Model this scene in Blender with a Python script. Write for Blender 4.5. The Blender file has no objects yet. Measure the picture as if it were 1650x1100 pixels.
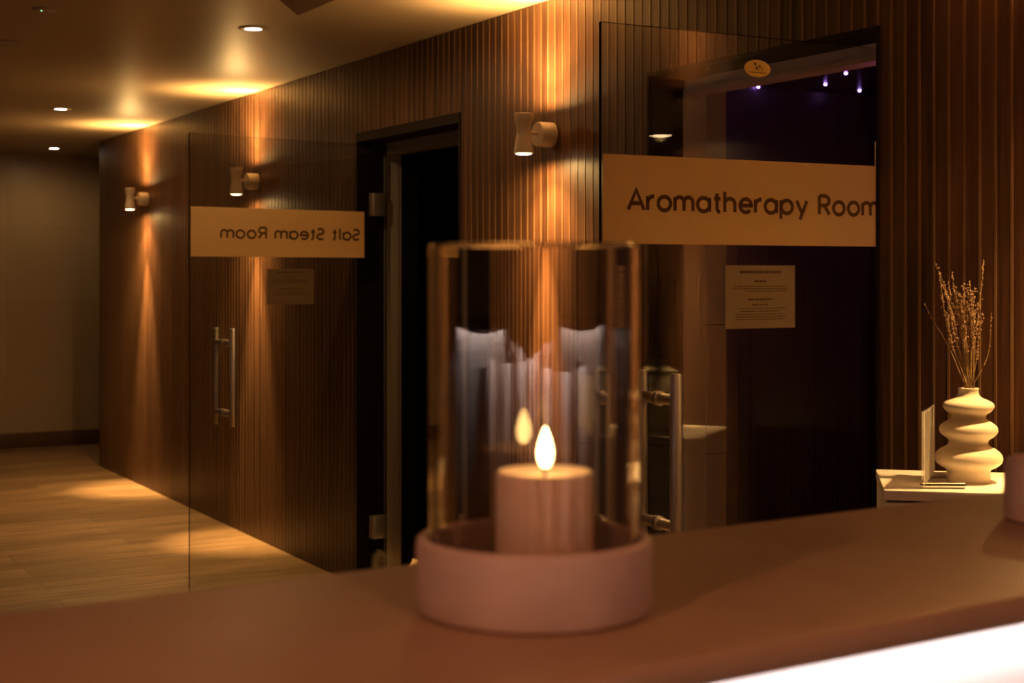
import bpy, bmesh, math, random
from mathutils import Vector, Matrix
random.seed(7)
PI = math.pi
sc = bpy.context.scene
COL = sc.collection
F = 2350.0; CX = 825.0; HY = 439.0; H = 1.43; CEIL = 2.40
TX, TY = 0.4939, -0.8694            # direction along the panelled wall, coming nearer
OX, OY = -3.057, 10.803             # far end of the panelled wall
TH = math.atan2(TY, TX)

def at(px, py, Y):
    return Vector(((px-CX)/F*Y, Y, H-(py-HY)/F*Y))
def W(s, m, z=0.0):                 # wall frame (along, inward, up) -> world
    return Vector((OX+TX*s-TY*m, OY+TY*s+TX*m, z))

# ------------------------------------------------------------------ materials
def nm(name):
    m = bpy.data.materials.new(name); m.use_nodes = True
    nt = m.node_tree; nt.nodes.clear()
    out = nt.nodes.new('ShaderNodeOutputMaterial')
    return m, nt, out
def N(nt, t, **kw):
    n = nt.nodes.new(t)
    for k, v in kw.items():
        if k.startswith('_'): setattr(n, k[1:], v)
        else: n.inputs[k.replace('__', ' ')].default_value = v
    return n
def c4(c): return (c[0], c[1], c[2], 1.0)
def pbr(name, col, rough=0.5, metal=0.0, spec=0.5, noise=None, bump=0.0, coat=0.0, sub=0.0):
    """noise = (scale vector, second colour, detail)"""
    m, nt, out = nm(name)
    b = N(nt, 'ShaderNodeBsdfPrincipled')
    b.inputs['Base Color'].default_value = c4(col)
    b.inputs['Roughness'].default_value = rough
    b.inputs['Metallic'].default_value = metal
    b.inputs['Specular IOR Level'].default_value = spec
    b.inputs['Coat Weight'].default_value = coat
    b.inputs['Coat Roughness'].default_value = 0.15
    if sub:
        b.inputs['Subsurface Weight'].default_value = sub
        b.inputs['Subsurface Radius'].default_value = (0.02, 0.01, 0.006)
    nt.links.new(b.outputs[0], out.inputs[0])
    if noise:
        sv, col2, det = noise
        tc = N(nt, 'ShaderNodeTexCoord'); mp = N(nt, 'ShaderNodeMapping')
        mp.inputs['Scale'].default_value = sv
        nz = N(nt, 'ShaderNodeTexNoise'); nz.inputs['Scale'].default_value = 1.0; nz.inputs['Detail'].default_value = det
        mx = N(nt, 'ShaderNodeMix', _data_type='RGBA')
        mx.inputs[6].default_value = c4(col); mx.inputs[7].default_value = c4(col2)
        rp = N(nt, 'ShaderNodeMapRange'); rp.inputs[1].default_value = .33; rp.inputs[2].default_value = .67
        nt.links.new(tc.outputs['Object'], mp.inputs[0]); nt.links.new(mp.outputs[0], nz.inputs['Vector'])
        nt.links.new(nz.outputs[0], rp.inputs[0]); nt.links.new(rp.outputs[0], mx.inputs[0])
        nt.links.new(mx.outputs[2], b.inputs['Base Color'])
        if bump:
            bp = N(nt, 'ShaderNodeBump'); bp.inputs['Strength'].default_value = bump; bp.inputs['Distance'].default_value = .003
            nt.links.new(nz.outputs[0], bp.inputs['Height']); nt.links.new(bp.outputs[0], b.inputs['Normal'])
    return m
def emis(name, col, strength):
    m, nt, out = nm(name)
    e = N(nt, 'ShaderNodeEmission'); e.inputs[0].default_value = c4(col); e.inputs[1].default_value = strength
    nt.links.new(e.outputs[0], out.inputs[0]); return m

def wood_wall():
    m, nt, out = nm('walnut panelling')
    tc = N(nt, 'ShaderNodeTexCoord')
    # per-slat tone
    sx = N(nt, 'ShaderNodeSeparateXYZ'); nt.links.new(tc.outputs['Object'], sx.inputs[0])
    dv = N(nt, 'ShaderNodeMath', _operation='DIVIDE'); dv.inputs[1].default_value = PITCH
    fl = N(nt, 'ShaderNodeMath', _operation='FLOOR')
    nt.links.new(sx.outputs[0], dv.inputs[0]); nt.links.new(dv.outputs[0], fl.inputs[0])
    wn = N(nt, 'ShaderNodeTexWhiteNoise', _noise_dimensions='1D'); nt.links.new(fl.outputs[0], wn.inputs['W'])
    mp = N(nt, 'ShaderNodeMapping'); mp.inputs['Scale'].default_value = (95, 95, 2.6)
    nz = N(nt, 'ShaderNodeTexNoise'); nz.inputs['Scale'].default_value = 1; nz.inputs['Detail'].default_value = 6
    nt.links.new(tc.outputs['Object'], mp.inputs[0]); nt.links.new(mp.outputs[0], nz.inputs['Vector'])
    ad = N(nt, 'ShaderNodeMath', _operation='MULTIPLY_ADD'); ad.inputs[1].default_value = .35
    nt.links.new(wn.outputs[0], ad.inputs[0]); nt.links.new(nz.outputs[0], ad.inputs[2])
    cr = N(nt, 'ShaderNodeValToRGB')
    cr.color_ramp.elements[0].position = .35; cr.color_ramp.elements[0].color = (.020, .0058, .0020, 1)
    cr.color_ramp.elements[1].position = .95; cr.color_ramp.elements[1].color = (.112, .048, .0225, 1)
    nt.links.new(ad.outputs[0], cr.inputs[0])
    b = N(nt, 'ShaderNodeBsdfPrincipled'); b.inputs['Roughness'].default_value = .42
    b.inputs['Specular IOR Level'].default_value = .5
    nt.links.new(cr.outputs[0], b.inputs['Base Color'])
    bp = N(nt, 'ShaderNodeBump'); bp.inputs['Strength'].default_value = .15; bp.inputs['Distance'].default_value = .002
    nt.links.new(nz.outputs[0], bp.inputs['Height']); nt.links.new(bp.outputs[0], b.inputs['Normal'])
    nt.links.new(b.outputs[0], out.inputs[0]); return m

def plank_floor():
    m, nt, out = nm('oak plank floor')
    tc = N(nt, 'ShaderNodeTexCoord'); mp = N(nt, 'ShaderNodeMapping')
    mp.inputs['Rotation'].default_value = (0, 0, PI/2)
    nt.links.new(tc.outputs['Object'], mp.inputs[0])
    br = N(nt, 'ShaderNodeTexBrick')
    br.inputs['Scale'].default_value = 1; br.inputs['Brick Width'].default_value = 1.25; br.inputs['Row Height'].default_value = .19
    br.inputs['Mortar Size'].default_value = .0025; br.inputs['Mortar Smooth'].default_value = .3
    br.inputs['Color1'].default_value = (.25, .165, .09, 1); br.inputs['Color2'].default_value = (.38, .255, .15, 1)
    br.inputs['Mortar'].default_value = (.14, .09, .05, 1); br.inputs['Bias'].default_value = -.1
    nt.links.new(mp.outputs[0], br.inputs[0])
    m2 = N(nt, 'ShaderNodeMapping'); m2.inputs['Scale'].default_value = (28, 2.2, 1)
    nz = N(nt, 'ShaderNodeTexNoise'); nz.inputs['Scale'].default_value = 1; nz.inputs['Detail'].default_value = 7
    nt.links.new(tc.outputs['Object'], m2.inputs[0]); nt.links.new(m2.outputs[0], nz.inputs['Vector'])
    mx = N(nt, 'ShaderNodeMix', _data_type='RGBA', _blend_type='MULTIPLY'); mx.inputs[0].default_value = .75
    cr = N(nt, 'ShaderNodeValToRGB'); cr.color_ramp.elements[0].position = .3; cr.color_ramp.elements[0].color = (.35, .3, .26, 1)
    cr.color_ramp.elements[1].position = .65; cr.color_ramp.elements[1].color = (1.15, 1.1, 1.05, 1)
    nt.links.new(nz.outputs[0], cr.inputs[0]); nt.links.new(br.outputs[0], mx.inputs[6]); nt.links.new(cr.outputs[0], mx.inputs[7])
    b = N(nt, 'ShaderNodeBsdfPrincipled'); b.inputs['Roughness'].default_value = .42; b.inputs['Specular IOR Level'].default_value = .4
    nt.links.new(mx.outputs[2], b.inputs['Base Color']); nt.links.new(b.outputs[0], out.inputs[0]); return m

def tiles(name, c1, c2, grout, w, h, rough, axes='XZ', spec=.5):
    m, nt, out = nm(name)
    tc = N(nt, 'ShaderNodeTexCoord'); sx = N(nt, 'ShaderNodeSeparateXYZ'); cb = N(nt, 'ShaderNodeCombineXYZ')
    ad = N(nt, 'ShaderNodeMath', _operation='ADD')
    nt.links.new(tc.outputs['Object'], sx.inputs[0])
    nt.links.new(sx.outputs[0], ad.inputs[0]); nt.links.new(sx.outputs[1], ad.inputs[1])
    nt.links.new(ad.outputs[0], cb.inputs[0]); nt.links.new(sx.outputs[2], cb.inputs[1])
    br = N(nt, 'ShaderNodeTexBrick'); br.offset = 0.0
    br.inputs['Scale'].default_value = 1; br.inputs['Brick Width'].default_value = w; br.inputs['Row Height'].default_value = h
    br.inputs['Mortar Size'].default_value = .002
    br.inputs['Color1'].default_value = c4(c1); br.inputs['Color2'].default_value = c4(c2); br.inputs['Mortar'].default_value = c4(grout)
    nt.links.new(cb.outputs[0], br.inputs[0])
    b = N(nt, 'ShaderNodeBsdfPrincipled'); b.inputs['Roughness'].default_value = rough; b.inputs['Specular IOR Level'].default_value = spec
    nt.links.new(br.outputs[0], b.inputs['Base Color']); nt.links.new(b.outputs[0], out.inputs[0]); return m

def clear_pane(name, tint, k=1.0):
    m, nt, out = nm(name)
    tr = N(nt, 'ShaderNodeBsdfTransparent'); tr.inputs[0].default_value = c4(tint)
    gl = N(nt, 'ShaderNodeBsdfGlossy'); gl.inputs['Roughness'].default_value = .012; gl.inputs[0].default_value = (1, 1, 1, 1)
    fr = N(nt, 'ShaderNodeFresnel'); ge = N(nt, 'ShaderNodeNewGeometry')
    io = N(nt, 'ShaderNodeMath', _operation='MULTIPLY_ADD'); io.inputs[1].default_value = 1/1.5-1.5; io.inputs[2].default_value = 1.5
    nt.links.new(ge.outputs['Backfacing'], io.inputs[0]); nt.links.new(io.outputs[0], fr.inputs[0])
    mu = N(nt, 'ShaderNodeMath', _operation='MULTIPLY'); mu.inputs[1].default_value = k
    mx = N(nt, 'ShaderNodeMixShader')
    nt.links.new(fr.outputs[0], mu.inputs[0]); nt.links.new(mu.outputs[0], mx.inputs[0])
    nt.links.new(tr.outputs[0], mx.inputs[1]); nt.links.new(gl.outputs[0], mx.inputs[2])
    nt.links.new(mx.outputs[0], out.inputs[0]); return m
def true_glass(name, col=(1, 1, 1), rough=0.0, ior=1.46):
    m, nt, out = nm(name)
    g = N(nt, 'ShaderNodeBsdfGlass'); g.inputs[0].default_value = c4(col); g.inputs['Roughness'].default_value = rough; g.inputs['IOR'].default_value = ior
    nt.links.new(g.outputs[0], out.inputs[0]); return m
def film(name, col, transp=.12, trl=.5):
    m, nt, out = nm(name)
    d = N(nt, 'ShaderNodeBsdfDiffuse'); d.inputs[0].default_value = c4(col)
    t = N(nt, 'ShaderNodeBsdfTranslucent'); t.inputs[0].default_value = c4(col)
    p = N(nt, 'ShaderNodeBsdfTransparent')
    a = N(nt, 'ShaderNodeMixShader'); a.inputs[0].default_value = trl
    b = N(nt, 'ShaderNodeMixShader'); b.inputs[0].default_value = transp
    nt.links.new(d.outputs[0], a.inputs[1]); nt.links.new(t.outputs[0], a.inputs[2])
    nt.links.new(a.outputs[0], b.inputs[1]); nt.links.new(p.outputs[0], b.inputs[2])
    nt.links.new(b.outputs[0], out.inputs[0]); return m

PITCH = 0.0485
WARM = (1.0, .575, .19)
M = {}
M['wood'] = wood_wall()
M['inlay'] = pbr('pale oak inlay', (.21, .115, .055), .36, noise=((60, 60, 3), (.13, .066, .028), 4))
M['floor'] = plank_floor()
M['ceiling'] = pbr('satin ceiling paint', (.37, .28, .185), .40, spec=.35, noise=((.8, .8, .8), (.345, .26, .17), 2))
M['far'] = tiles('beige stone tile', (.42, .32, .21), (.38, .29, .19), (.31, .24, .16), .6, .6, .35)
M['plaster'] = pbr('warm plaster', (.45, .36, .28), .6, noise=((3, 3, 3), (.40, .32, .25), 3))
M['reflpanel'] = pbr('white reflection panel', (.75, .71, .69), .4, noise=((3, 3, 3), (.70, .66, .64), 3))  # for the unseen panels added for glass reflections
M['skirt'] = pbr('brown skirting', (.11, .055, .03), .5, noise=((5, 5, 40), (.08, .04, .02), 3))
M['lining'] = pbr('black brown lining', (.014, .008, .006), .6, spec=.15, noise=((20, 20, 2), (.012, .007, .006), 3))
M['alu'] = pbr('satin aluminium', (.36, .31, .27), .42, metal=.35, noise=((80, 80, 3), (.32, .27, .235), 3))
M['frame'] = pbr('beige painted frame', (.82, .68, .57), .45, noise=((9, 9, 9), (.79, .65, .545), 3))
M['steel'] = pbr('brushed stainless steel', (.74, .67, .62), .46, metal=1.0, noise=((120, 120, 4), (.52, .48, .45), 3))
M['tile'] = tiles('grey brown jamb tile', (.66, .52, .44), (.62, .49, .41), (.20, .15, .12), .6, .42, .4)
M['plum'] = tiles('dark plum mosaic', (.055, .030, .040), (.045, .024, .034), (.03, .016, .022), .05, .025, .35)
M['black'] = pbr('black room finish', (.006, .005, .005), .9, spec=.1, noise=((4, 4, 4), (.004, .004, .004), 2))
M['bulk'] = pbr('dark brown bulkhead', (.10, .055, .035), .7, noise=((4, 4, 4), (.085, .045, .03), 2))
M['pane'] = clear_pane('clear door glass', (.90, .90, .88), 1.0)
M['edge'] = pbr('dark green glass edge', (.012, .016, .013), .15, noise=((9, 9, 9), (.010, .013, .011), 2))
M['film'] = film('frosted vinyl', (.94, .77, .50), .05, .85)
M['paper'] = film('cream paper', (.46, .36, .25), .02, .6)
M['ink'] = film('brown ink', (.20, .13, .08), .0, .6)
M['letter'] = film('brown vinyl letters', (.13, .07, .035), .0, .3)
M['sticker'] = film('yellow sticker', (.9, .70, .26), .0, .6)
M['sconce'] = pbr('cream painted metal', (.46, .39, .32), .42, noise=((150, 150, 150), (.43, .36, .3), 2))
M['lens'] = emis('lit lens', (1, .64, .32), 7)
M['dlens'] = emis('lit downlight', (1, .84, .72), 12)
M['ring'] = pbr('white metal trim ring', (.65, .55, .45), .4, noise=((90, 90, 90), (.6, .5, .41), 2))
M['dim'] = pbr('grey plastic', (.40, .33, .28), .5, noise=((60, 60, 60), (.36, .3, .25), 2))
M['green'] = emis('green indicator', (.25, 1, .4), 2.5)
M['violet'] = emis('violet fibre point', (.45, .22, 1), 9)
M['stone'] = pbr('counter solid surface', (.36, .235, .165), .42, spec=.4, noise=((14, 14, 14), (.33, .215, .15), 4))
M['white'] = pbr('white panel', (.85, .80, .79), .55, noise=((6, 6, 6), (.82, .77, .76), 2))
M['led'] = emis('led strip', (1, .86, .84), 4)
M['marble'] = pbr('pinkish white marble', (.56, .43, .375), .5, noise=((22, 22, 22), (.48, .355, .305), 6))
M['wax'] = pbr('ivory wax', (.95, .70, .51), .55, sub=.12, noise=((30, 30, 30), (.93, .68, .495), 2))
M['wick'] = pbr('charred wick', (.02, .012, .01), .9, noise=((300, 300, 300), (.01, .008, .006), 2))
M['flame'] = emis('candle flame', (1, .60, .20), 12)
M['cglass'] = true_glass('hurricane glass', (1, .985, .97))
M['acrylic'] = clear_pane('clear acrylic', (.97, .96, .95))
M['laminate'] = pbr('white laminate', (.84, .77, .70), .45, noise=((8, 8, 8), (.82, .75, .68), 2))
M['card'] = film('white card', (.99, .94, .86), .0, .93)
M['gap'] = pbr('dark reveal', (.03, .02, .018), .8, noise=((8, 8, 8), (.025, .017, .015), 2))
M['ceramic'] = pbr('matt ivory ceramic', (.66, .57, .44), .62, spec=.3, noise=((60, 60, 60), (.63, .54, .41), 3), bump=.05)
M['chrome'] = pbr('polished steel', (.75, .70, .66), .12, metal=1.0, noise=((40, 40, 40), (.7, .65, .61), 2))
M['stem'] = pbr('dried stem', (.32, .20, .075), .7, noise=((120, 120, 120), (.22, .13, .05), 3))
M['bud'] = pbr('dried lavender buds', (.52, .33, .17), .75, noise=((200, 200, 200), (.28, .16, .08), 3))
def salt_mat():
    m, nt, out = nm('glowing salt rock')
    tc = N(nt, 'ShaderNodeTexCoord'); nz = N(nt, 'ShaderNodeTexNoise'); nz.inputs['Scale'].default_value = 40
    cr = N(nt, 'ShaderNodeValToRGB'); cr.color_ramp.elements[0].position = .35; cr.color_ramp.elements[0].color = (.12, .04, .004, 1)
    cr.color_ramp.elements[1].position = .7; cr.color_ramp.elements[1].color = (1, .42, .08, 1)
    e = N(nt, 'ShaderNodeEmission'); e.inputs[1].default_value = .45
    nt.links.new(tc.outputs['Object'], nz.inputs['Vector']); nt.links.new(nz.outputs[0], cr.inputs[0]); nt.links.new(cr.outputs[0], e.inputs[0]); nt.links.new(e.outputs[0], out.inputs[0])
    return m
M['salt'] = salt_mat()

# ------------------------------------------------------------------ mesh helpers
class MB:
    def __init__(s): s.bm = bmesh.new(); s.mi = 0
    def _f(s, vs, smooth=False):
        try:
            f = s.bm.faces.new(vs); f.material_index = s.mi; f.smooth = smooth; return f
        except ValueError: return None
    def box(s, x0, x1, y0, y1, z0, z1, bevel=0.0, seg=2):
        v = [s.bm.verts.new(p) for p in ((x0,y0,z0),(x1,y0,z0),(x1,y1,z0),(x0,y1,z0),(x0,y0,z1),(x1,y0,z1),(x1,y1,z1),(x0,y1,z1))]
        fs = [s._f([v[i] for i in q]) for q in ((0,3,2,1),(4,5,6,7),(0,1,5,4),(1,2,6,5),(2,3,7,6),(3,0,4,7))]
        if bevel:
            ed = set(e for f in fs for e in f.edges)
            bmesh.ops.bevel(s.bm, geom=list(ed), offset=bevel, segments=seg, profile=.5, affect='EDGES', clamp_overlap=True)
        return s
    def prism(s, pts, z0, z1):
        a = [s.bm.verts.new((p[0], p[1], z0)) for p in pts]; b = [s.bm.verts.new((p[0], p[1], z1)) for p in pts]
        n = len(pts); s._f(a[::-1]); s._f(b)
        for i in range(n): s._f([a[i], a[(i+1)%n], b[(i+1)%n], b[i]])
        return s
    def lathe(s, prof, seg=48, c=(0,0,0), close=False, mat=None):
        rings = []
        for r, z in prof:
            if r < 1e-6:
                p = Vector((c[0], c[1], c[2]+z)); p = mat @ p if mat else p
                rings.append([s.bm.verts.new(p)])
            else:
                rg = []
                for k in range(seg):
                    a = 2*PI*k/seg; p = Vector((c[0]+r*math.cos(a), c[1]+r*math.sin(a), c[2]+z))
                    rg.append(s.bm.verts.new(mat @ p if mat else p))
                rings.append(rg)
        pairs = list(zip(rings, rings[1:]))
        if close: pairs.append((rings[-1], rings[0]))
        for A, B in pairs:
            for k in range(seg):
                j = (k+1) % seg
                if len(A) == 1 and len(B) == 1: continue
                if len(A) == 1: s._f([A[0], B[j], B[k]][::-1] if False else [A[0], B[k], B[j]][::-1], True)
                elif len(B) == 1: s._f([A[k], A[j], B[0]], True)
                else: s._f([A[k], A[j], B[j], B[k]], True)
        return s
    def tube(s, pts, rad, seg=10, caps=True):
        pts = [Vector(p) for p in pts]; rings = []
        up = Vector((0, 0, 1))
        for i, p in enumerate(pts):
            d = (pts[min(i+1, len(pts)-1)] - pts[max(i-1, 0)]).normalized()
            ref = up if abs(d.z) < .9 else Vector((1, 0, 0))
            u = d.cross(ref).normalized(); v = d.cross(u).normalized()
            r = rad[i] if isinstance(rad, (list, tuple)) else rad
            rings.append([s.bm.verts.new(p + u*r*math.cos(2*PI*k/seg) + v*r*math.sin(2*PI*k/seg)) for k in range(seg)])
        for A, B in zip(rings, rings[1:]):
            for k in range(seg): s._f([A[k], A[(k+1)%seg], B[(k+1)%seg], B[k]], True)
        if caps: s._f(rings[0][::-1]); s._f(rings[-1])
        return s
    def blob(s, p, r, q=(1,1,1.5), seg=6):
        prof = [(0,-1), (.75,-.6), (1,0), (.75,.6), (0,1)]
        s.lathe([(a*r*q[0], b*r*q[2]) for a, b in prof], seg, p); return s
    def build(s, name, mats, parent=None, loc=None, rz=None, recalc=True):
        if recalc: bmesh.ops.recalc_face_normals(s.bm, faces=s.bm.faces)
        me = bpy.data.meshes.new(name); s.bm.to_mesh(me); s.bm.free(); me.set_sharp_from_angle(angle=math.radians(38))
        for m in (mats if isinstance(mats, (list, tuple)) else [mats]): me.materials.append(m)
        o = bpy.data.objects.new(name, me); COL.objects.link(o)
        if parent: o.parent = parent
        if loc is not None: o.location = loc
        if rz is not None: o.rotation_euler = (0, 0, rz)
        return o
def tag(o, label=None, cat=None, group=None, kind=None):
    if label: o['label'] = label
    if cat: o['category'] = cat
    if group: o['group'] = group
    if kind: o['kind'] = kind
    return o
def empty(name, loc, rz=0.0, rot=None):
    o = bpy.data.objects.new(name, None); o.empty_display_size = .05; COL.objects.link(o)
    o.location = loc; o.rotation_euler = rot if rot else (0, 0, rz); return o
def copy_tree(o, parent=None):
    c = o.copy(); COL.objects.link(c)
    if parent: c.parent = parent
    for ch in list(o.children): copy_tree(ch, c)
    return c
OW = (OX, OY, 0.0)
def wallobj(mb, name, mats, kind='structure'):
    o = mb.build(name, mats, None, OW, TH); o['kind'] = kind; return o
def light(name, typ, loc, energy, col, **kw):
    l = bpy.data.lights.new(name, typ); l.energy = energy; l.color = col
    for k, v in kw.items():
        if k != 'rot': setattr(l, k, v)
    o = bpy.data.objects.new(name, l); COL.objects.link(o); o.location = loc
    if 'rot' in kw: o.rotation_euler = kw['rot']
    return o

# ------------------------------------------------------------------ room shell (wall frame: x along, y inward, z up)
A0, A1 = 4.753, 5.777      # opening of the salt steam room
B0, B1 = 7.065, 8.108      # opening of the aromatherapy room
OT = 2.066                 # top of both openings
S_END = 12.4; FAR_S = -1.41; LEFT_M = -6.5; BK = .165; WT = .29

m = MB(); m.box(FAR_S-.1, S_END+.1, LEFT_M-.1, 3.4, -.06, 0); wallobj(m, 'floor', M['floor'])
m = MB(); m.box(FAR_S-.1, S_END+.1, LEFT_M-.1, 3.4, CEIL, CEIL+.08); wallobj(m, 'ceiling', M['ceiling'])

# panelled wall: backing body, slats, pale inlay strips in one mesh
m = MB()
zt = CEIL-.002
for a, b, z0 in ((0, A0, 0), (A0, A1, OT), (A1, B0, 0), (B0, B1, OT), (B1, S_END, 0)):
    m.box(a, b, .012, WT, z0, zt)
def spans(a, b):
    """cut [a,b] at the openings -> (a,b,z0)"""
    out = []; cuts = sorted([a, b] + [c for c in (A0, A1, B0, B1) if a < c < b])
    for p, q in zip(cuts, cuts[1:]):
        if q-p < .002: continue
        mid = (p+q)/2
        out.append((p, q, OT if (A0 < mid < A1 or B0 < mid < B1) else 0.0))
    return out
k = 0
while k*PITCH < S_END-.001:
    s0 = k*PITCH
    m.mi = 0
    for p, q, z0 in spans(s0+.0035, min(s0+PITCH-.0035, S_END)): m.box(p, q, 0, .014, z0, zt)
    m.mi = 1
    if s0 > .01:
        for p, q, z0 in spans(s0-.0035, s0+.0035): m.box(p, q, -.0016, .014, z0, zt)
    k += 1
wallobj(m, 'wall_right', [M['wood'], M['inlay']])

m = MB(); m.box(FAR_S-.1, FAR_S, LEFT_M, 3.3, 0, CEIL); wallobj(m, 'wall_far', M['far'])
m = MB(); m.box(FAR_S, FAR_S+.015, LEFT_M, 3.3, 0, .125, .003); wallobj(m, 'baseboard_far', M['skirt'])
m = MB(); m.box(FAR_S-.1, S_END+.1, LEFT_M-.1, LEFT_M, 0, CEIL); m.mi = 1
x_ = 7.4
while x_ < 12.3:
    m.box(x_, x_+.27, LEFT_M, LEFT_M+.04, .08, 1.232, .003); x_ += .85  # side panels out of view, added for more reflections in the candle glass
m.mi = 2; m.box(7.2, S_END, LEFT_M, LEFT_M+.10, 1.237, 1.265); m.box(7.2, S_END, LEFT_M+.09, LEFT_M+.10, 1.212, 1.237)
wallobj(m, 'wall_left', [M['plaster'], M['reflpanel'], M['bulk']])
m = MB(); m.mi = 1; m.box(S_END, S_END+.1, LEFT_M, .0, 0, CEIL)
m.mi = 0
x_ = LEFT_M
while x_ < -.62:                      # unseen white panels added to reflect in the candle glass
    m.box(S_END-.04, S_END, x_+.1, x_+.36, .08, 1.232, .003); x_ += .85
m.mi = 1; m.box(S_END-.10, S_END, LEFT_M, -.6, 1.237, 1.265); m.box(S_END-.10, S_END-.09, LEFT_M, -.6, 1.212, 1.237)
wallobj(m, 'wall_back', [M['reflpanel'], M['bulk']])

# reveals and frames of the two openings
def opening(n, a, b, jamb_mat, fz0=1.975, fz1=2.025, jz=1.975, fm='alu', fw=.028):
    t = MB(); t.mi = 0
    t.box(a, a+.012, -.004, BK, 0, OT); t.box(b-.012, b, -.004, BK, 0, OT); t.box(a, b, -.004, BK, fz1, OT)
    t.mi = 1
    t.box(a+.012, a+fw, BK-.03, BK+.045, 0, fz1); t.box(b-fw, b-.012, BK-.03, BK+.045, 0, fz1); t.box(a+.012, b-.012, BK-.03, BK+.045, fz0, fz1)
    t.box(a+fw-.008, a+fw+.004, BK-.04, BK+.03, 0, fz0+.012); t.box(b-fw-.004, b-fw+.008, BK-.04, BK+.03, 0, fz0+.012); t.box(a+fw-.008, b-fw+.008, BK-.04, BK+.03, fz0-.003, fz0+.012)
    t.mi = 2
    t.box(a+.012, a+fw+.005, BK+.045, WT, 0, OT); t.box(b-fw-.005, b-.012, BK+.045, WT, 0, OT); t.box(a+fw+.005, b-fw-.005, BK+.045, WT, jz, OT)
    wallobj(t, 'trim_%d' % n, [M['lining'], M[fm], jamb_mat])
opening(1, A0, A1, M['black'])
opening(2, B0, B1, M['tile'], 2.006, 2.052, 2.052, 'frame')

# the dark salt room and the dim plum room behind the openings
PT = 5.80
m = MB(); m.box(4.2, 4.25, WT, 3.0, 0, 2.25); m.box(PT-.05, PT-.01, WT, 3.0, 0, 2.25); m.box(4.25, PT-.05, 2.95, 3.0, 0, 2.25)
m.box(4.2, PT-.01, WT, 3.0, 2.25, 2.3); m.box(4.25, PT-.05, WT, 2.95, 0, .012)
m.box(4.2, 4.25, .02, WT, 2.2, 2.25)
wallobj(m, 'wall_steam_room', M['black'])
m = MB(); m.box(PT-.01, PT+.04, WT, 3.0, 0, 2.3); m.box(PT+.04, 9.6, 2.95, 3.0, 0, 2.3); m.box(9.6, 9.65, WT, 3.0, 0, 2.3)
wallobj(m, 'wall_aromatherapy_room', M['plum'])
m = MB(); m.box(PT-.01, 9.65, WT, 3.0, 2.25, 2.3); wallobj(m, 'ceiling_aromatherapy_room', M['plum'])
m = MB(); m.box(PT+.04, 9.6, WT, 2.95, 0, .012); wallobj(m, 'floor_aromatherapy_room', M['plum'])

# dark wedge-ended bulkhead above reception
zb = CEIL-.09
c0 = at(480, 25, (zb-H)*F/(HY-25))
d1 = Vector((TX, TY, 0)); d2 = Vector((-.065, -.998, 0))
pts = [c0, c0+d2*3.2, c0+d1*3.2]
m = MB(); m.prism([(p.x, p.y) for p in pts], zb, CEIL+.01); o = m.build('trim_3', M['bulk']); o['kind'] = 'structure'

# ------------------------------------------------------------------ stroke lettering
def arc(cx, cy, rx, ry, a0, a1, n=14):
    return [(cx+rx*math.cos(math.radians(a0+(a1-a0)*i/n)), cy+ry*math.sin(math.radians(a0+(a1-a0)*i/n))) for i in range(n+1)]
XH = .70
R_ = XH/2
def bowl(cx): return arc(cx, R_, R_*.93, R_, 0, 360, 28)
def GL():
    g = {}
    g['A'] = (.86, [[(0, 0), (.41, 1), (.82, 0)], [(.14, .33), (.68, .33)]])
    g['R'] = (.70, [[(0, 0), (0, 1)], [(0, 1), (.30, 1)] + arc(.32, .74, .27, .26, 90, -90)[0:] + [(0, .48)], [(.30, .48), (.60, 0)]])
    g['S'] = (.64, [arc(.30, .75, .26, .25, 30, 270, 18) + arc(.30, .25, .28, .25, 90, -150, 18)])
    g['r'] = (.40, [[(0, 0), (0, XH)], arc(.30, .36, .30, .34, 180, 80, 10)])
    g['o'] = (.76, [bowl(.34)])
    g['m'] = (1.06, [[(0, 0), (0, XH)], arc(.24, .44, .24, .26, 180, 0) + [(.48, 0)], arc(.72, .44, .24, .26, 180, 0) + [(.96, 0)]])
    g['a'] = (.78, [bowl(.34), [(.665, XH), (.665, 0)]])
    g['t'] = (.44, [[(.15, .95), (.15, .18)] + arc(.31, .17, .16, .17, 180, 275, 8), [(0, XH-.02), (.34, XH-.02)]])
    g['h'] = (.70, [[(0, 0), (0, 1.05)], arc(.28, .41, .28, .29, 180, 0) + [(.56, 0)]])
    g['e'] = (.74, [[(.02, .36), (.65, .36)] + arc(.335, R_, .32, R_, 2, 318, 26)])
    g['p'] = (.78, [[(0, -.30), (0, XH)], bowl(.34)])
    g['y'] = (.68, [[(0, XH), (.31, .02)], [(.60, XH), (.20, -.30)]])
    g['l'] = (.20, [[(.05, 0), (.05, 1.05)]])
    g[' '] = (.38, [])
    return g
GLY = GL()
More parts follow.
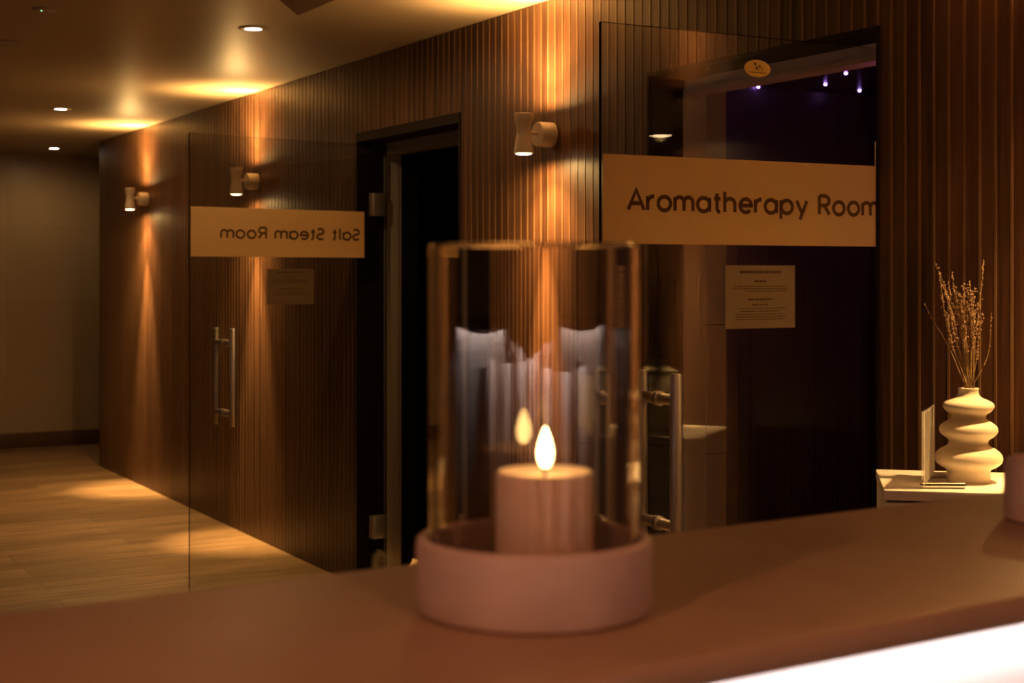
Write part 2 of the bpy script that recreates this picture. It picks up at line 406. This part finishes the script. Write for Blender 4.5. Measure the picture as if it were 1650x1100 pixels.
def lettering(txt, cap, x0, width, z0, y, wd=.205, flip=False, depth=.0006):
    """flat stroke letters in the local x-z plane; returns an MB"""
    adv = sum(GLY[c][0]+.14 for c in txt) - .14
    ux = width/adv; uz = cap
    b = MB(); x = 0
    w = wd*cap/2
    for ch in txt:
        a, strokes = GLY[ch]
        for st in strokes:
            P = [Vector(((x+q[0])*ux, q[1]*uz)) for q in st]
            if flip: P = [Vector((width-q.x, q.y)) for q in P]
            L, Rr = [], []
            for i, p in enumerate(P):
                d0 = (P[i]-P[i-1]).normalized() if i > 0 else (P[1]-P[0]).normalized()
                d1 = (P[i+1]-P[i]).normalized() if i < len(P)-1 else d0
                d = d0+d1
                d = d.normalized() if d.length > 1e-4 else d0
                nrm = Vector((-d.y, d.x)); kk = min(1.6, 1/max(.4, abs(nrm.dot(Vector((-d0.y, d0.x))))))
                L.append(p+nrm*w*kk); Rr.append(p-nrm*w*kk)
            for yy in (y, y+depth):
                la = [b.bm.verts.new((x0+q.x, yy, z0+q.y)) for q in L]; ra = [b.bm.verts.new((x0+q.x, yy, z0+q.y)) for q in Rr]
                for i in range(len(P)-1): b._f([la[i], la[i+1], ra[i+1], ra[i]])
        x += a+.14
    return b

# ------------------------------------------------------------------ glass doors
DT = 2.010; DZ = .012; TG = .010
BZ0, BZ1 = 1.497, 1.705
def xon(F_, H_, px):
    k_ = (px-CX)/F; u = (Vector((H_.x, H_.y, 0))-Vector((F_.x, F_.y, 0))).normalized()
    return (k_*F_.y-F_.x)/(u.x-k_*u.y)
def glass_door(n, free, hinge, label, txt, flip, side, tx0, twid, hinge_right):
    """local x runs from the free edge to the hinge edge; +y is away from the camera"""
    fx = Vector((free[0], free[1], 0)); hx = Vector((hinge[0], hinge[1], 0)); L = (hx-fx).length
    ang = math.atan2(hx.y-fx.y, hx.x-fx.x)
    root = empty('door_%d' % n, (fx.x, fx.y, 0), ang); root['kind'] = 'structure'
    tag(root, label, 'door')
    g = MB(); g.mi = 0
    x0, x1 = 0, L
    # faces are clear, the four narrow edges are dark
    v = [g.bm.verts.new(p) for p in ((x0,-TG/2,DZ),(x1,-TG/2,DZ),(x1,TG/2,DZ),(x0,TG/2,DZ),(x0,-TG/2,DT),(x1,-TG/2,DT),(x1,TG/2,DT),(x0,TG/2,DT))]
    for q, mi in (((0,1,5,4),0), ((2,3,7,6),0), ((0,3,2,1),1), ((4,5,6,7),1), ((1,2,6,5),1), ((3,0,4,7),1)):
        g.mi = mi; g._f([v[i] for i in q])
    g.build('glass_pane', [M['pane'], M['edge']], root)
    f = MB(); ys = side*(TG/2+.0008); f.box(.004, xon(fx, hx, 586) if n == 1 else L-.012, min(ys, ys+side*.0006), max(ys, ys+side*.0006), BZ0, BZ1)  # left film cut short to stand in for shade inside the recess
    fo = f.build('sign_film', M['film'], root)
    ly = ys+side*.0012
    tx = lettering(txt, .0465, tx0, twid, 1.577, ly, flip=flip)
    tx.build('lettering', M['letter'], fo)
    # pull handle pair, through the glass
    hxp = .163
    for sg in (-1, 1):
        hb = MB(); yy = sg*.072
        hb.lathe([(0, .785), (.0135, .785), (.0145, .787), (.0145, 1.193), (.0135, 1.195), (0, 1.195)], 20, (hxp, yy, 0))
        hb.build('handle_bar', M['steel'], root)
        for zc in (.838, 1.133):
            pb = MB()
            pb.tube([(hxp, sg*(TG/2), zc), (hxp, sg*(TG/2+.004), zc)], .0175, 18)
            pb.tube([(hxp, sg*(TG/2+.004), zc), (hxp, sg*.062, zc)], .0135, 18)
            pb.build('handle_post', M['steel'], root)
    # hinges
    for zc in (.27, 1.74) if n == 1 else (.27, 1.72):
        hg = MB()
        hg.box(L-.082, L-.012, -TG/2-.013, -TG/2, zc-.052, zc+.052, .003); hg.box(L-.082, L-.012, TG/2, TG/2+.013, zc-.052, zc+.052, .003)
        hg.build('hinge', M['steel'], root)
    return root, L
FA = at(305, HY, (DT-H)*F/225); HA = W(4.80, .125)
FB = at(967, HY, (DT-H)*F/404)
GB = W(8.085, 0); dB = (GB-Vector((FB.x, FB.y, 0))).normalized(); HB = GB + dB*.10
TXA = xon(FA, HA, 353); TWA = xon(FA, HA, 578)-TXA
d1, LA = glass_door(1, (FA.x, FA.y), (HA.x, HA.y), 'left frameless glass door standing open with mirror-read Salt Steam Room band', 'Salt Steam Room', True, -1, TXA, TWA, False)
d2, LB = glass_door(2, (FB.x, FB.y), (HB.x, HB.y), 'right frameless glass door standing open with Aromatherapy Room band', 'Aromatherapy Room', False, -1, .073, .775, True)

# notices taped to the glass
def door_point(root, x, y, z):
    a = root.rotation_euler.z
    return Vector((root.location.x+x*math.cos(a)-y*math.sin(a), root.location.y+x*math.sin(a)+y*math.cos(a), z))
def xat(root, px):
    """distance along a door where picture column px falls"""
    k_ = (px-CX)/F; a = root.rotation_euler.z; c, s_ = math.cos(a), math.sin(a)
    return (k_*root.location.y-root.location.x)/(c-k_*s_)
def ztop(root, x, py):
    Y = root.location.y+x*math.sin(root.rotation_euler.z); return H-(py-HY)/F*Y
def notice(root, pxa, pxb, pya, pyb, side, label, rows, flip=False):
    xa, xb = xat(root, pxa), xat(root, pxb); za, zb_ = ztop(root, (xa+xb)/2, pya), ztop(root, (xa+xb)/2, pyb)
    w, h = xb-xa, za-zb_
    p = door_point(root, xa, 0, zb_)
    y0 = side*(TG/2+.0012)
    t = MB(); t.box(0, w, min(y0, y0+side*.0008), max(y0, y0+side*.0008), 0, h); t.mi = 1
    yy = -TG/2-.0026 if side < 0 else TG/2+.0004
    for (u0, u1, v, th) in rows:
        x = u0*w
        while x < u1*w-.002:
            ln = random.uniform(.006, .017)
            if th > .02: ln *= 1.3
            t.box(x, min(x+ln, u1*w), yy, yy+.0003, h*(1-v-th), h*(1-v)); x += ln+.0022
    o = t.build('notice', [M['paper'], M['ink']], None, p, root.rotation_euler.z); tag(o, label, 'notice', 'paper notices on the glass doors')
    return o
rows_b = [(.20, .80, .085, .042), (.41, .59, .235, .03), (.11, .89, .325, .013), (.11, .88, .362, .013), (.28, .88, .40, .013), (.32, .67, .525, .03),
          (.38, .62, .615, .022), (.18, .86, .675, .013), (.21, .79, .72, .014), (.16, .83, .77, .013), (.13, .87, .81, .013), (.15, .85, .85, .013)]
notice(d2, 1166, 1278, 427.5, 528.5, -1, 'white printed notice on the right door under Aromatherapy Room band', rows_b)
rows_a = [(.2, .8, .08, .03), (.4, .6, .22, .02), (.1, .9, .31, .012), (.1, .9, .345, .012), (.1, .9, .38, .012), (.25, .75, .56, .02), (.1, .85, .66, .012), (.12, .88, .72, .012)]
notice(d1, 432, 507, 433, 490, 1, 'pale faint notice on the left door under mirror-read Salt Steam Room band', rows_a)
# oval sticker
xs = xat(d2, 1218); zs = ztop(d2, xs, 111)
def ellipse_xz(b, cx, cz, rx, rz_, y, n=32):
    for yy in (y, y-.0005): b._f([b.bm.verts.new((cx+rx*math.cos(2*PI*i/n), yy, cz+rz_*math.sin(2*PI*i/n))) for i in range(n)])
b = MB(); ellipse_xz(b, 0, 0, .0405, .0215, -TG/2-.0008); b.mi = 1
for cx, cz, r in ((-.008, .011, .0036), (.006, .006, .003), (-.002, .001, .0036), (.013, .001, .0018)): ellipse_xz(b, cx, cz, r, r, -TG/2-.0018, 14)
b.box(-.026, .027, -TG/2-.0022, -TG/2-.0018, -.0105, -.0092)
o = b.build('sticker', [M['sticker'], M['ink']], None, door_point(d2, xs, 0, zs), d2.rotation_euler.z)
tag(o, 'oval yellow sticker with dark dots high on the right glass door', 'sticker')

# ------------------------------------------------------------------ wall sconces
SZ = 1.917
def make_sconce():
    r = empty('wall_sconce', W(6.48, 0, SZ), TH)
    mt = MB(); mx = Matrix.Rotation(PI/2, 4, 'X')       # lathe axis z -> -y
    mt.lathe([(0, .001), (.040, .001), (.044, .004), (.044, .060), (.0425, .063), (0, .063)], 40, mat=mx)
    mt.build('wall_mount', M['sconce'], r)
    pn = MB(); pn.tube([(0, -.060, .004), (0, -.096, .004)], .0065, 14); pn.build('arm_pin', M['sconce'], r)
    hs = MB()
    hs.lathe([(.0285, -.062), (.0285, -.0690), (.0325, -.0700), (.0340, -.0685), (.0335, -.058), (.0300, -.035), (.0262, -.010), (.0250, .006), (.0262, .024), (.0305, .046), (.0330, .060), (.0335, .0690), (.0320, .0705), (.0285, .0695), (.0285, .062)], 40, (0, -.118, 0))
    hs.build('housing', M['sconce'], r)
    for sg in (-1, 1):
        ln = MB(); ln.lathe([(0, .0655), (.0284, .0655)] if sg > 0 else [(.0290, -.0690), (.026, -.0725), (.018, -.0748), (0, -.0758)], 32, (0, -.118, 0)); ln.build('lens', M['lens'], r, recalc=False)
    return r
sconce0 = make_sconce()
SC = [(6.48, 'nearest cream hourglass wall lamp between dark doorway and right glass door'),
      (3.425, 'middle cream hourglass wall lamp seen above the Salt Steam Room band'),
      (1.296, 'farthest cream hourglass wall lamp beside far end of panelled wall'),
      (8.90, 'cream hourglass wall lamp above the ivory vase, reflected in right door')]
CORE, WIDE = 22.0, 9.0
for i, (s, lab) in enumerate(SC):
    o = sconce0 if i == 0 else copy_tree(sconce0)
    o.location = W(s, 0, SZ); tag(o, lab, 'wall lamp', 'cream up-and-down wall lamps')
    for sg in (-1, 1):
        p = W(s, -.118, SZ+.0685 if sg > 0 else SZ-.0775)
        rot = (0, 0, 0) if sg < 0 else (PI, 0, 0)
        light('lamp_core', 'SPOT', p, 260 if sg < 0 else 75, WARM, spot_size=math.radians(36), spot_blend=1.0, shadow_soft_size=.012, rot=(Vector((0, 0, sg))*math.cos(.06)+Vector((-TY, TX, 0))*math.sin(.06)).to_track_quat('-Z', 'Y').to_euler())
        light('lamp_beam', 'SPOT', p, 48 if sg < 0 else 48, WARM, spot_size=math.radians(112), spot_blend=1.0, shadow_soft_size=.012, rot=rot)
        light('lamp_spill', 'SPOT', p, (5.0 if i == 3 else 10.0) if sg < 0 else 13, WARM, spot_size=math.radians(176), spot_blend=.6, shadow_soft_size=.012, rot=rot)

# ------------------------------------------------------------------ ceiling fittings
def make_downlight():
    r = empty('downlight', (0, 0, CEIL))
    g = MB(); g.lathe([(.034, 0), (.034, -.004), (.040, -.005), (.056, -.005), (.060, -.002), (.060, 0)], 40); g.build('trim_ring', M['ring'], r)
    l = MB(); l.lathe([(.0339, -.0035), (0, -.0035)], 32); l.build('lens', M['dlens'], r, recalc=False)
    return r
dl0 = make_downlight()
DL = [((408, 45.5), 'nearest lit round downlight above the middle of the corridor'), ((98, 175), 'middle lit round downlight at left of ceiling'),
      ((87, 238.5), 'farthest lit round downlight in front of the far beige wall')]
for i, ((px, py), lab) in enumerate(DL):
    o = dl0 if i == 0 else copy_tree(dl0)
    p = at(px, py, (CEIL-H)*F/(HY-py)); o.location = (p.x, p.y, CEIL); tag(o, lab, 'ceiling light', 'recessed ceiling downlights')
    light('downlight_beam', 'SPOT', (p.x, p.y, CEIL-.008), 6 if i == 2 else 15, (1, .60, .22), spot_size=math.radians(174), spot_blend=.7, shadow_soft_size=.03)
p = at(72, 14, (CEIL-H)*F/(HY-14))
r = tag(empty('smoke_detector', (p.x, p.y, CEIL)), 'flat round smoke detector with green light at top left of ceiling', 'smoke detector')
b = MB(); b.lathe([(0, 0), (.046, 0), (.046, -.006), (.040, -.010), (0, -.011)], 36); b.build('body', M['dim'], r)
b = MB(); b.blob((-.005, -.022, -.0115), .0022, (1, 1, .7), 8); b.build('indicator_light', M['green'], r)
p = at(12, 68, (CEIL-H)*F/(HY-68))
r = tag(empty('ceiling_speaker', (p.x, p.y, CEIL)), 'unlit round ceiling speaker grille at left edge of picture', 'speaker')
b = MB(); b.lathe([(.052, 0), (.070, 0), (.070, -.004), (.066, -.008), (.052, -.008), (.052, -.004)], 40); b.build('rim', M['dim'], r)
b = MB(); b.lathe([(.052, -.005), (.03, -.009), (0, -.010)], 36); b.build('grille', M['dim'], r, recalc=False)

# violet fibre points in the room ceiling
stars = [((1222, 139), 'leftmost violet point of light seen through the right glass door'), ((1330, 135), 'second violet point of light from left behind right glass door'),
         ((1363, 117), 'topmost violet point of light behind right glass door'), ((1385, 145), 'lowest right violet point of light behind right glass door')]
for (px, py), lab in stars:
    p = at(px, py, (2.25-H)*F/(HY-py))
    b = MB(); b.blob((0, 0, -.003), .0075, (1, 1, .9), 10); o = b.build('fibre_light', M['violet'], None, (p.x, p.y, 2.25))
    tag(o, lab, 'star light', 'violet ceiling light points')
light('violet_glow', 'POINT', W(6.05, .75, 2.1), 1.3, (.30, .08, 1.0), shadow_soft_size=.05)
light('plum_glow', 'POINT', W(6.95, 1.3, 1.7), 1.6, (1.0, .16, .34), shadow_soft_size=.15)

# glowing salt rock on the floor of the dark steam room
p = W(4.93, .215)
b = MB(); prof = [(0, 0), (.042, 0), (.05, .03), (.046, .07), (.034, .10), (.018, .125), (0, .135)]
b.lathe(prof, 12)
for v in b.bm.verts:
    v.co.x *= random.uniform(.8, 1.15); v.co.y *= random.uniform(.8, 1.15)
    if v.co.z > .01: v.co.z += random.uniform(-.008, .008)
for f in b.bm.faces: f.smooth = False
o = b.build('salt_lamp', M['salt'], None, (p.x, p.y, 0)); tag(o, 'small glowing amber salt rock low in the dark doorway behind candle', 'salt lamp')

# ------------------------------------------------------------------ reception counter
CZ = H-.2415
U = Vector((.845, .534, 0)).normalized(); CANG = math.atan2(U.y, U.x)
NF, NB = .712, 1.074
ct = tag(empty('reception_counter', (0, 0, 0), CANG), 'long brown stone reception counter across the foreground with lit front', 'counter')
b = MB(); b.box(-2.2, 2.2, NF, NB, CZ-.022, CZ, .009, 4); b.build('countertop', M['stone'], ct)
b = MB(); b.box(-2.15, 2.15, NF+.045, NF+.075, .08, CZ-.022); b.build('front_panel', M['white'], ct)
b = MB(); b.box(-2.15, 2.15, NB-.05, NB-.02, 0, CZ-.022); b.build('back_panel', M['stone'], ct)
b = MB(); b.box(-2.12, 2.12, NF+.06, NB-.05, 0, .08); b.build('plinth', M['gap'], ct)
b = MB(); b.box(-2.1, 2.1, NF+.028, NF+.042, CZ-.029, CZ-.0222); b.build('light_strip', M['led'], ct)
pc = Matrix.Rotation(CANG, 4, 'Z') @ Vector((0, NF+.032, CZ-.030))
light('strip_light', 'AREA', pc, 6, (1, .84, .80), shape='RECTANGLE', size=4.2, size_y=.012, rot=(0, 0, CANG)).rotation_euler = (math.radians(-45), 0, CANG)

# ------------------------------------------------------------------ hurricane candle holder and candle
HC = at(861, 900, 1.05); hc = (HC.x, HC.y, CZ)
hl = tag(empty('candle_holder', hc), 'round white marble candle holder with tall clear glass cylinder in the foreground', 'candle holder')
b = MB(); b.lathe([(0, 0), (.078, 0), (.083, .002), (.0848, .006), (.0852, .046), (.0840, .051), (.0805, .0535), (.0778, .0525), (.0768, .050), (.0768, .026), (0, .026)], 72)
b.build('marble_base', M['marble'], hl)
zt_ = H+.0205-CZ
b = MB(); b.lathe([(.0757, .0262), (.0757, zt_-.0015), (.0745, zt_), (.0718, zt_), (.0706, zt_-.0015), (.0706, .0262)], 96, close=True)
b.build('glass_cylinder', M['cglass'], hl)
cd = tag(empty('pillar_candle', (HC.x+.0075, HC.y, CZ+.0262)), 'short ivory pillar candle burning inside the glass cylinder', 'candle')
ch = .0735
b = MB(); b.lathe([(0, 0), (.0345, 0), (.035, .001), (.035, ch-.003), (.0335, ch-.0005), (.031, ch-.001), (.024, ch-.0035), (0, ch-.0055)], 64); b.build('wax_body', M['wax'], cd)
b = MB(); b.tube([(0, 0, ch-.0056), (.0004, 0, ch-.001), (-.0003, 0, ch+.004), (.0006, 0, ch+.007)], [.0012, .0011, .001, .0008], 8); b.build('wick', M['wick'], cd)
b = MB(); b.lathe([(0, .0015), (.0032, .003), (.0052, .008), (.0056, .013), (.0046, .019), (.0028, .025), (.0010, .0295), (0, .031)], 24, (.0004, 0, ch)); b.build('flame', M['flame'], cd)
#light('candle_light', 'POINT', (HC.x+.0079, HC.y, CZ+.0262+ch+.040), .10, (1, .5, .16), shadow_soft_size=.006)

# small cup at the right end of the counter
p = at(1683, 838, 1.42)
cu = tag(empty('votive_cup', (p.x, p.y, CZ)), 'small blurred white stone cup at the right edge of the counter', 'cup')
b = MB(); b.lathe([(0, 0), (.034, 0), (.0375, .003), (.0385, .02), (.0375, .052), (.035, .060), (.0315, .062), (.0295, .058), (.029, .02), (0, .018)], 48); b.build('stone_body', M['marble'], cu)
b = MB(); b.lathe([(0, .0181), (.0288, .0201), (.0288, .045), (0, .045)], 40); b.build('wax_fill', M['wax'], cu)

# ------------------------------------------------------------------ white side table, vase, sprigs and sign holder
TZ = H-.448
tl = at(1425, 789.5, .448*F/350.5); TA = math.radians(-11)
tb = tag(empty('side_table', (tl.x, tl.y, 0), TA), 'narrow white cabinet table holding the ivory vase against panelled wall', 'table')
TW, TD = .345, .325
b = MB(); b.box(0, TW, 0, TD, TZ-.0205, TZ, .0015); b.build('table_top', M['laminate'], tb)
b = MB(); b.box(.006, TW-.006, .008, TD-.006, TZ-.0235, TZ-.0205); b.build('shadow_gap', M['gap'], tb)
b = MB(); b.box(.002, TW-.002, .016, TD-.002, .04, TZ-.0235, .001); b.build('carcass', M['laminate'], tb)
b = MB(); b.box(.003, TW/2-.001, .0, .0158, .045, TZ-.026, .001); b.build('door_panel', M['laminate'], tb)
b = MB(); b.box(TW/2+.001, TW-.003, .0, .0158, .045, TZ-.026, .001); b.build('door_panel', M['laminate'], tb)
b = MB(); b.box(.02, TW-.02, .03, TD-.03, 0, .04); b.build('plinth', M['gap'], tb)

VY = .448*F/336.5; vp = at(1560.5, 777, VY); q = VY/F
def smoothp(pts, n=8):
    out = []
    for i in range(len(pts)-1):
        p0 = pts[max(i-1, 0)]; p1 = pts[i]; p2 = pts[i+1]; p3 = pts[min(i+2, len(pts)-1)]
        for k in range(n):
            t = k/n
            out.append(tuple(.5*((2*p1[j]) + (-p0[j]+p2[j])*t + (2*p0[j]-5*p1[j]+4*p2[j]-p3[j])*t*t + (-p0[j]+3*p1[j]-3*p2[j]+p3[j])*t**3) for j in (0, 1)))
    out.append(pts[-1]); return out
vpx = [(33, 0), (34, 2), (34, 15), (35.5, 20.5), (43, 24.5), (51, 31), (53, 38.5), (50.5, 46), (43, 52.5), (34, 57.5), (30.5, 62.5), (32, 68), (39, 73), (44.5, 79), (45.6, 84), (43.5, 90), (36, 96), (29, 100), (27, 104.5), (28.5, 109), (34.5, 113), (39, 118.5), (40, 122), (37.5, 127.5), (30, 131.5), (21, 135.5), (16.8, 140), (15.5, 145), (16, 149.5), (15.4, 150.8), (13.8, 150.5), (13.4, 146), (14, 138), (20, 130)]
vs_ = tag(empty('vase', (vp.x, vp.y, TZ)), 'ivory ceramic vase of three stacked rounded rings on the white table', 'vase')
b = MB(); b.lathe([(0, 0.0)] + [(r*q, z*q) for r, z in smoothp(vpx, 5)], 72); b.build('ceramic_body', M['ceramic'], vs_)
NECK = TZ+150.5*q
# dried sprigs: (tip px, tip py, bend, depth offset, label)
inner = 'dried brown lavender sprig in the dense middle of the bunch'
sp = [((1505, 421), .012, -.006, 'tallest dried sprig leaning to the left of the vase'), ((1586, 417), -.004, .01, 'tall dried sprig rising to the right, its tip the highest of all'),
      ((1535, 437), -.002, .012, 'upright dried sprig left of the middle with a fuzzy tip'), ((1490, 489), .004, .0, 'thin lowest dried sprig reaching farthest left'),
      ((1596, 504), .016, -.012, 'bare dried twig bending low to the right')]
for tip in ((1512, 440), (1518, 458), (1526, 476), (1530, 452), (1541, 462), (1546, 470), (1551, 456), (1556, 463), (1562, 454), (1567, 468), (1572, 462), (1575, 490), (1581, 506), (1522, 500), (1538, 492), (1548, 488), (1560, 484)):
    sp.append((tip, random.uniform(-.008, .008), random.uniform(-.02, .02), inner))
for i, ((px, py), bend, dy, lab) in enumerate(sp):
    tp = at(px, py, vp.y+dy)
    f = (px-1545)/50.0
    b0 = Vector((vp.x+random.uniform(-.006, .006)+f*.003, vp.y+random.uniform(-.007, .007), NECK-.05))
    b1 = Vector((vp.x+max(-.013, min(.013, f*.010+random.uniform(-.004, .004))), vp.y+random.uniform(-.009, .009), NECK+.004))
    if 'bare' in lab: b1.x = vp.x+.011
    pts = []
    n = 14
    for k_ in range(n+1):
        t = k_/n; p = b1.lerp(tp, t); p.x += bend*math.sin(PI*t) ; p.y += .004*math.sin(2*PI*t+i); p.x += .0012*math.sin(9*t+i)
        pts.append(p)
    pts = [b0]+pts
    base = Vector(pts[0]); loc = [p-base for p in pts]
    e = tag(empty('dried_sprig', base), lab, 'dried flower', 'dried sprigs in the ivory vase')
    b = MB(); b.tube(loc, [.0015]+[.0014-.0008*k_/n for k_ in range(n+1)], 6); b.build('stem', M['stem'], e)
    b = MB(); nb = 11 if 'bare' in lab or 'lowest' in lab else 64
    for k_ in range(nb):
        t = random.uniform(.28 if nb > 20 else .35, 1.0)**.8; fi = 1+t*n; a = int(min(fi, n)); fr = min(fi-a, 1); p = loc[a].lerp(loc[min(a+1, n+1)], fr)
        sd = .0042*(1.1-.5*t) if nb > 20 else .0012
        b.blob(p+Vector((random.gauss(0, sd*.6), random.gauss(0, sd*.6), random.uniform(-.002, .002))), random.uniform(.0008, .0017), (1, 1, 1.5), 5)
    b.build('buds', M['bud'], e)

# sign holder standing edge-on beside the vase
fb = at(1489, 788, .448*F/349.0); bk_ = at(1505, 768, .448*F/329.0)
vdir = Vector((bk_.x-fb.x, bk_.y-fb.y, 0)); L = vdir.length; ang = math.atan2(vdir.y, vdir.x)
sh = tag(empty('sign_holder', (fb.x, fb.y, TZ), ang), 'clear upright sign holder on steel rods beside the ivory vase', 'sign holder')
hh = 120*fb.y/F; zz = .0125
b = MB(); b.box(0, L, .0002, .0050, zz-.006, zz-.006+hh); b.build('acrylic_plate', M['acrylic'], sh)
b = MB(); b._f([b.bm.verts.new(p) for p in ((.002, -.0007, zz-.004), (L-.002, -.0007, zz-.004), (L-.002, -.0007, zz-.008+hh), (.002, -.0007, zz-.008+hh))]); b.build('insert_card', M['card'], sh)
ra = -ang
for xc, rl in ((.012, .082), (L-.02, .04)):
    rd = MB(); c_, s_ = math.cos(ra-.05), math.sin(ra-.05)
    rd.tube([(xc-.010*c_, -.010*s_, .0066), (xc-.006*c_, -.006*s_, .0066)], .0045, 14); 
    rd.tube([(xc-.006*c_, -.006*s_, .0066), (xc+rl*c_, rl*s_, .0066)], .0065, 18); rd.build('steel_rod', M['chrome'], sh)

# ------------------------------------------------------------------ remaining lamps of the reception (out of frame above)
for (x, y, e_) in ((-.75, -.1, 19), (.75, -.35, 19)):
    light('reception_downlight', 'SPOT', (x, y, CEIL-.03), e_, (1, .39, .18), spot_size=math.radians(172), spot_blend=.8, shadow_soft_size=.05)

w = bpy.data.worlds.new('dim interior'); sc.world = w; w.use_nodes = True
bg = w.node_tree.nodes['Background']; bg.inputs[0].default_value = (1, .5, .3, 1); bg.inputs[1].default_value = .004

# unseen strips added to wash the panels, for white reflections in the candle glass
light('added_panel_strip', 'AREA', W(S_END-.052, -3.0, 1.230), 14, (1, .84, .82), shape='RECTANGLE', size=4.6, size_y=.012).rotation_euler = (0, 0, TH+PI/2)

light('added_panel_strip', 'AREA', W(9.8, LEFT_M+.052, 1.230), 16, (1, .84, .82), shape='RECTANGLE', size=4.8, size_y=.012).rotation_euler = (0, 0, TH)  # added along the left wall for the side patches in the glass

# ------------------------------------------------------------------ camera and colour
cam = bpy.data.cameras.new('camera'); co = bpy.data.objects.new('camera', cam); COL.objects.link(co)
co.location = (0, 0, H); co.rotation_euler = (PI/2, 0, 0)
cam.sensor_fit = 'HORIZONTAL'; cam.sensor_width = 36; cam.lens = F/1650*36; cam.shift_y = -(550-HY)/1650
cam.clip_start = .02
cam.dof.use_dof = True; cam.dof.focus_distance = 3.5; cam.dof.aperture_fstop = 6.5
sc.camera = co
sc.view_settings.view_transform = 'Standard'; sc.view_settings.look = 'None'; sc.view_settings.gamma = 1
sc.view_settings.exposure = 1.08
sc.cycles.max_bounces = 14; sc.cycles.transmission_bounces = 14; sc.cycles.transparent_max_bounces = 24; sc.cycles.glossy_bounces = 6
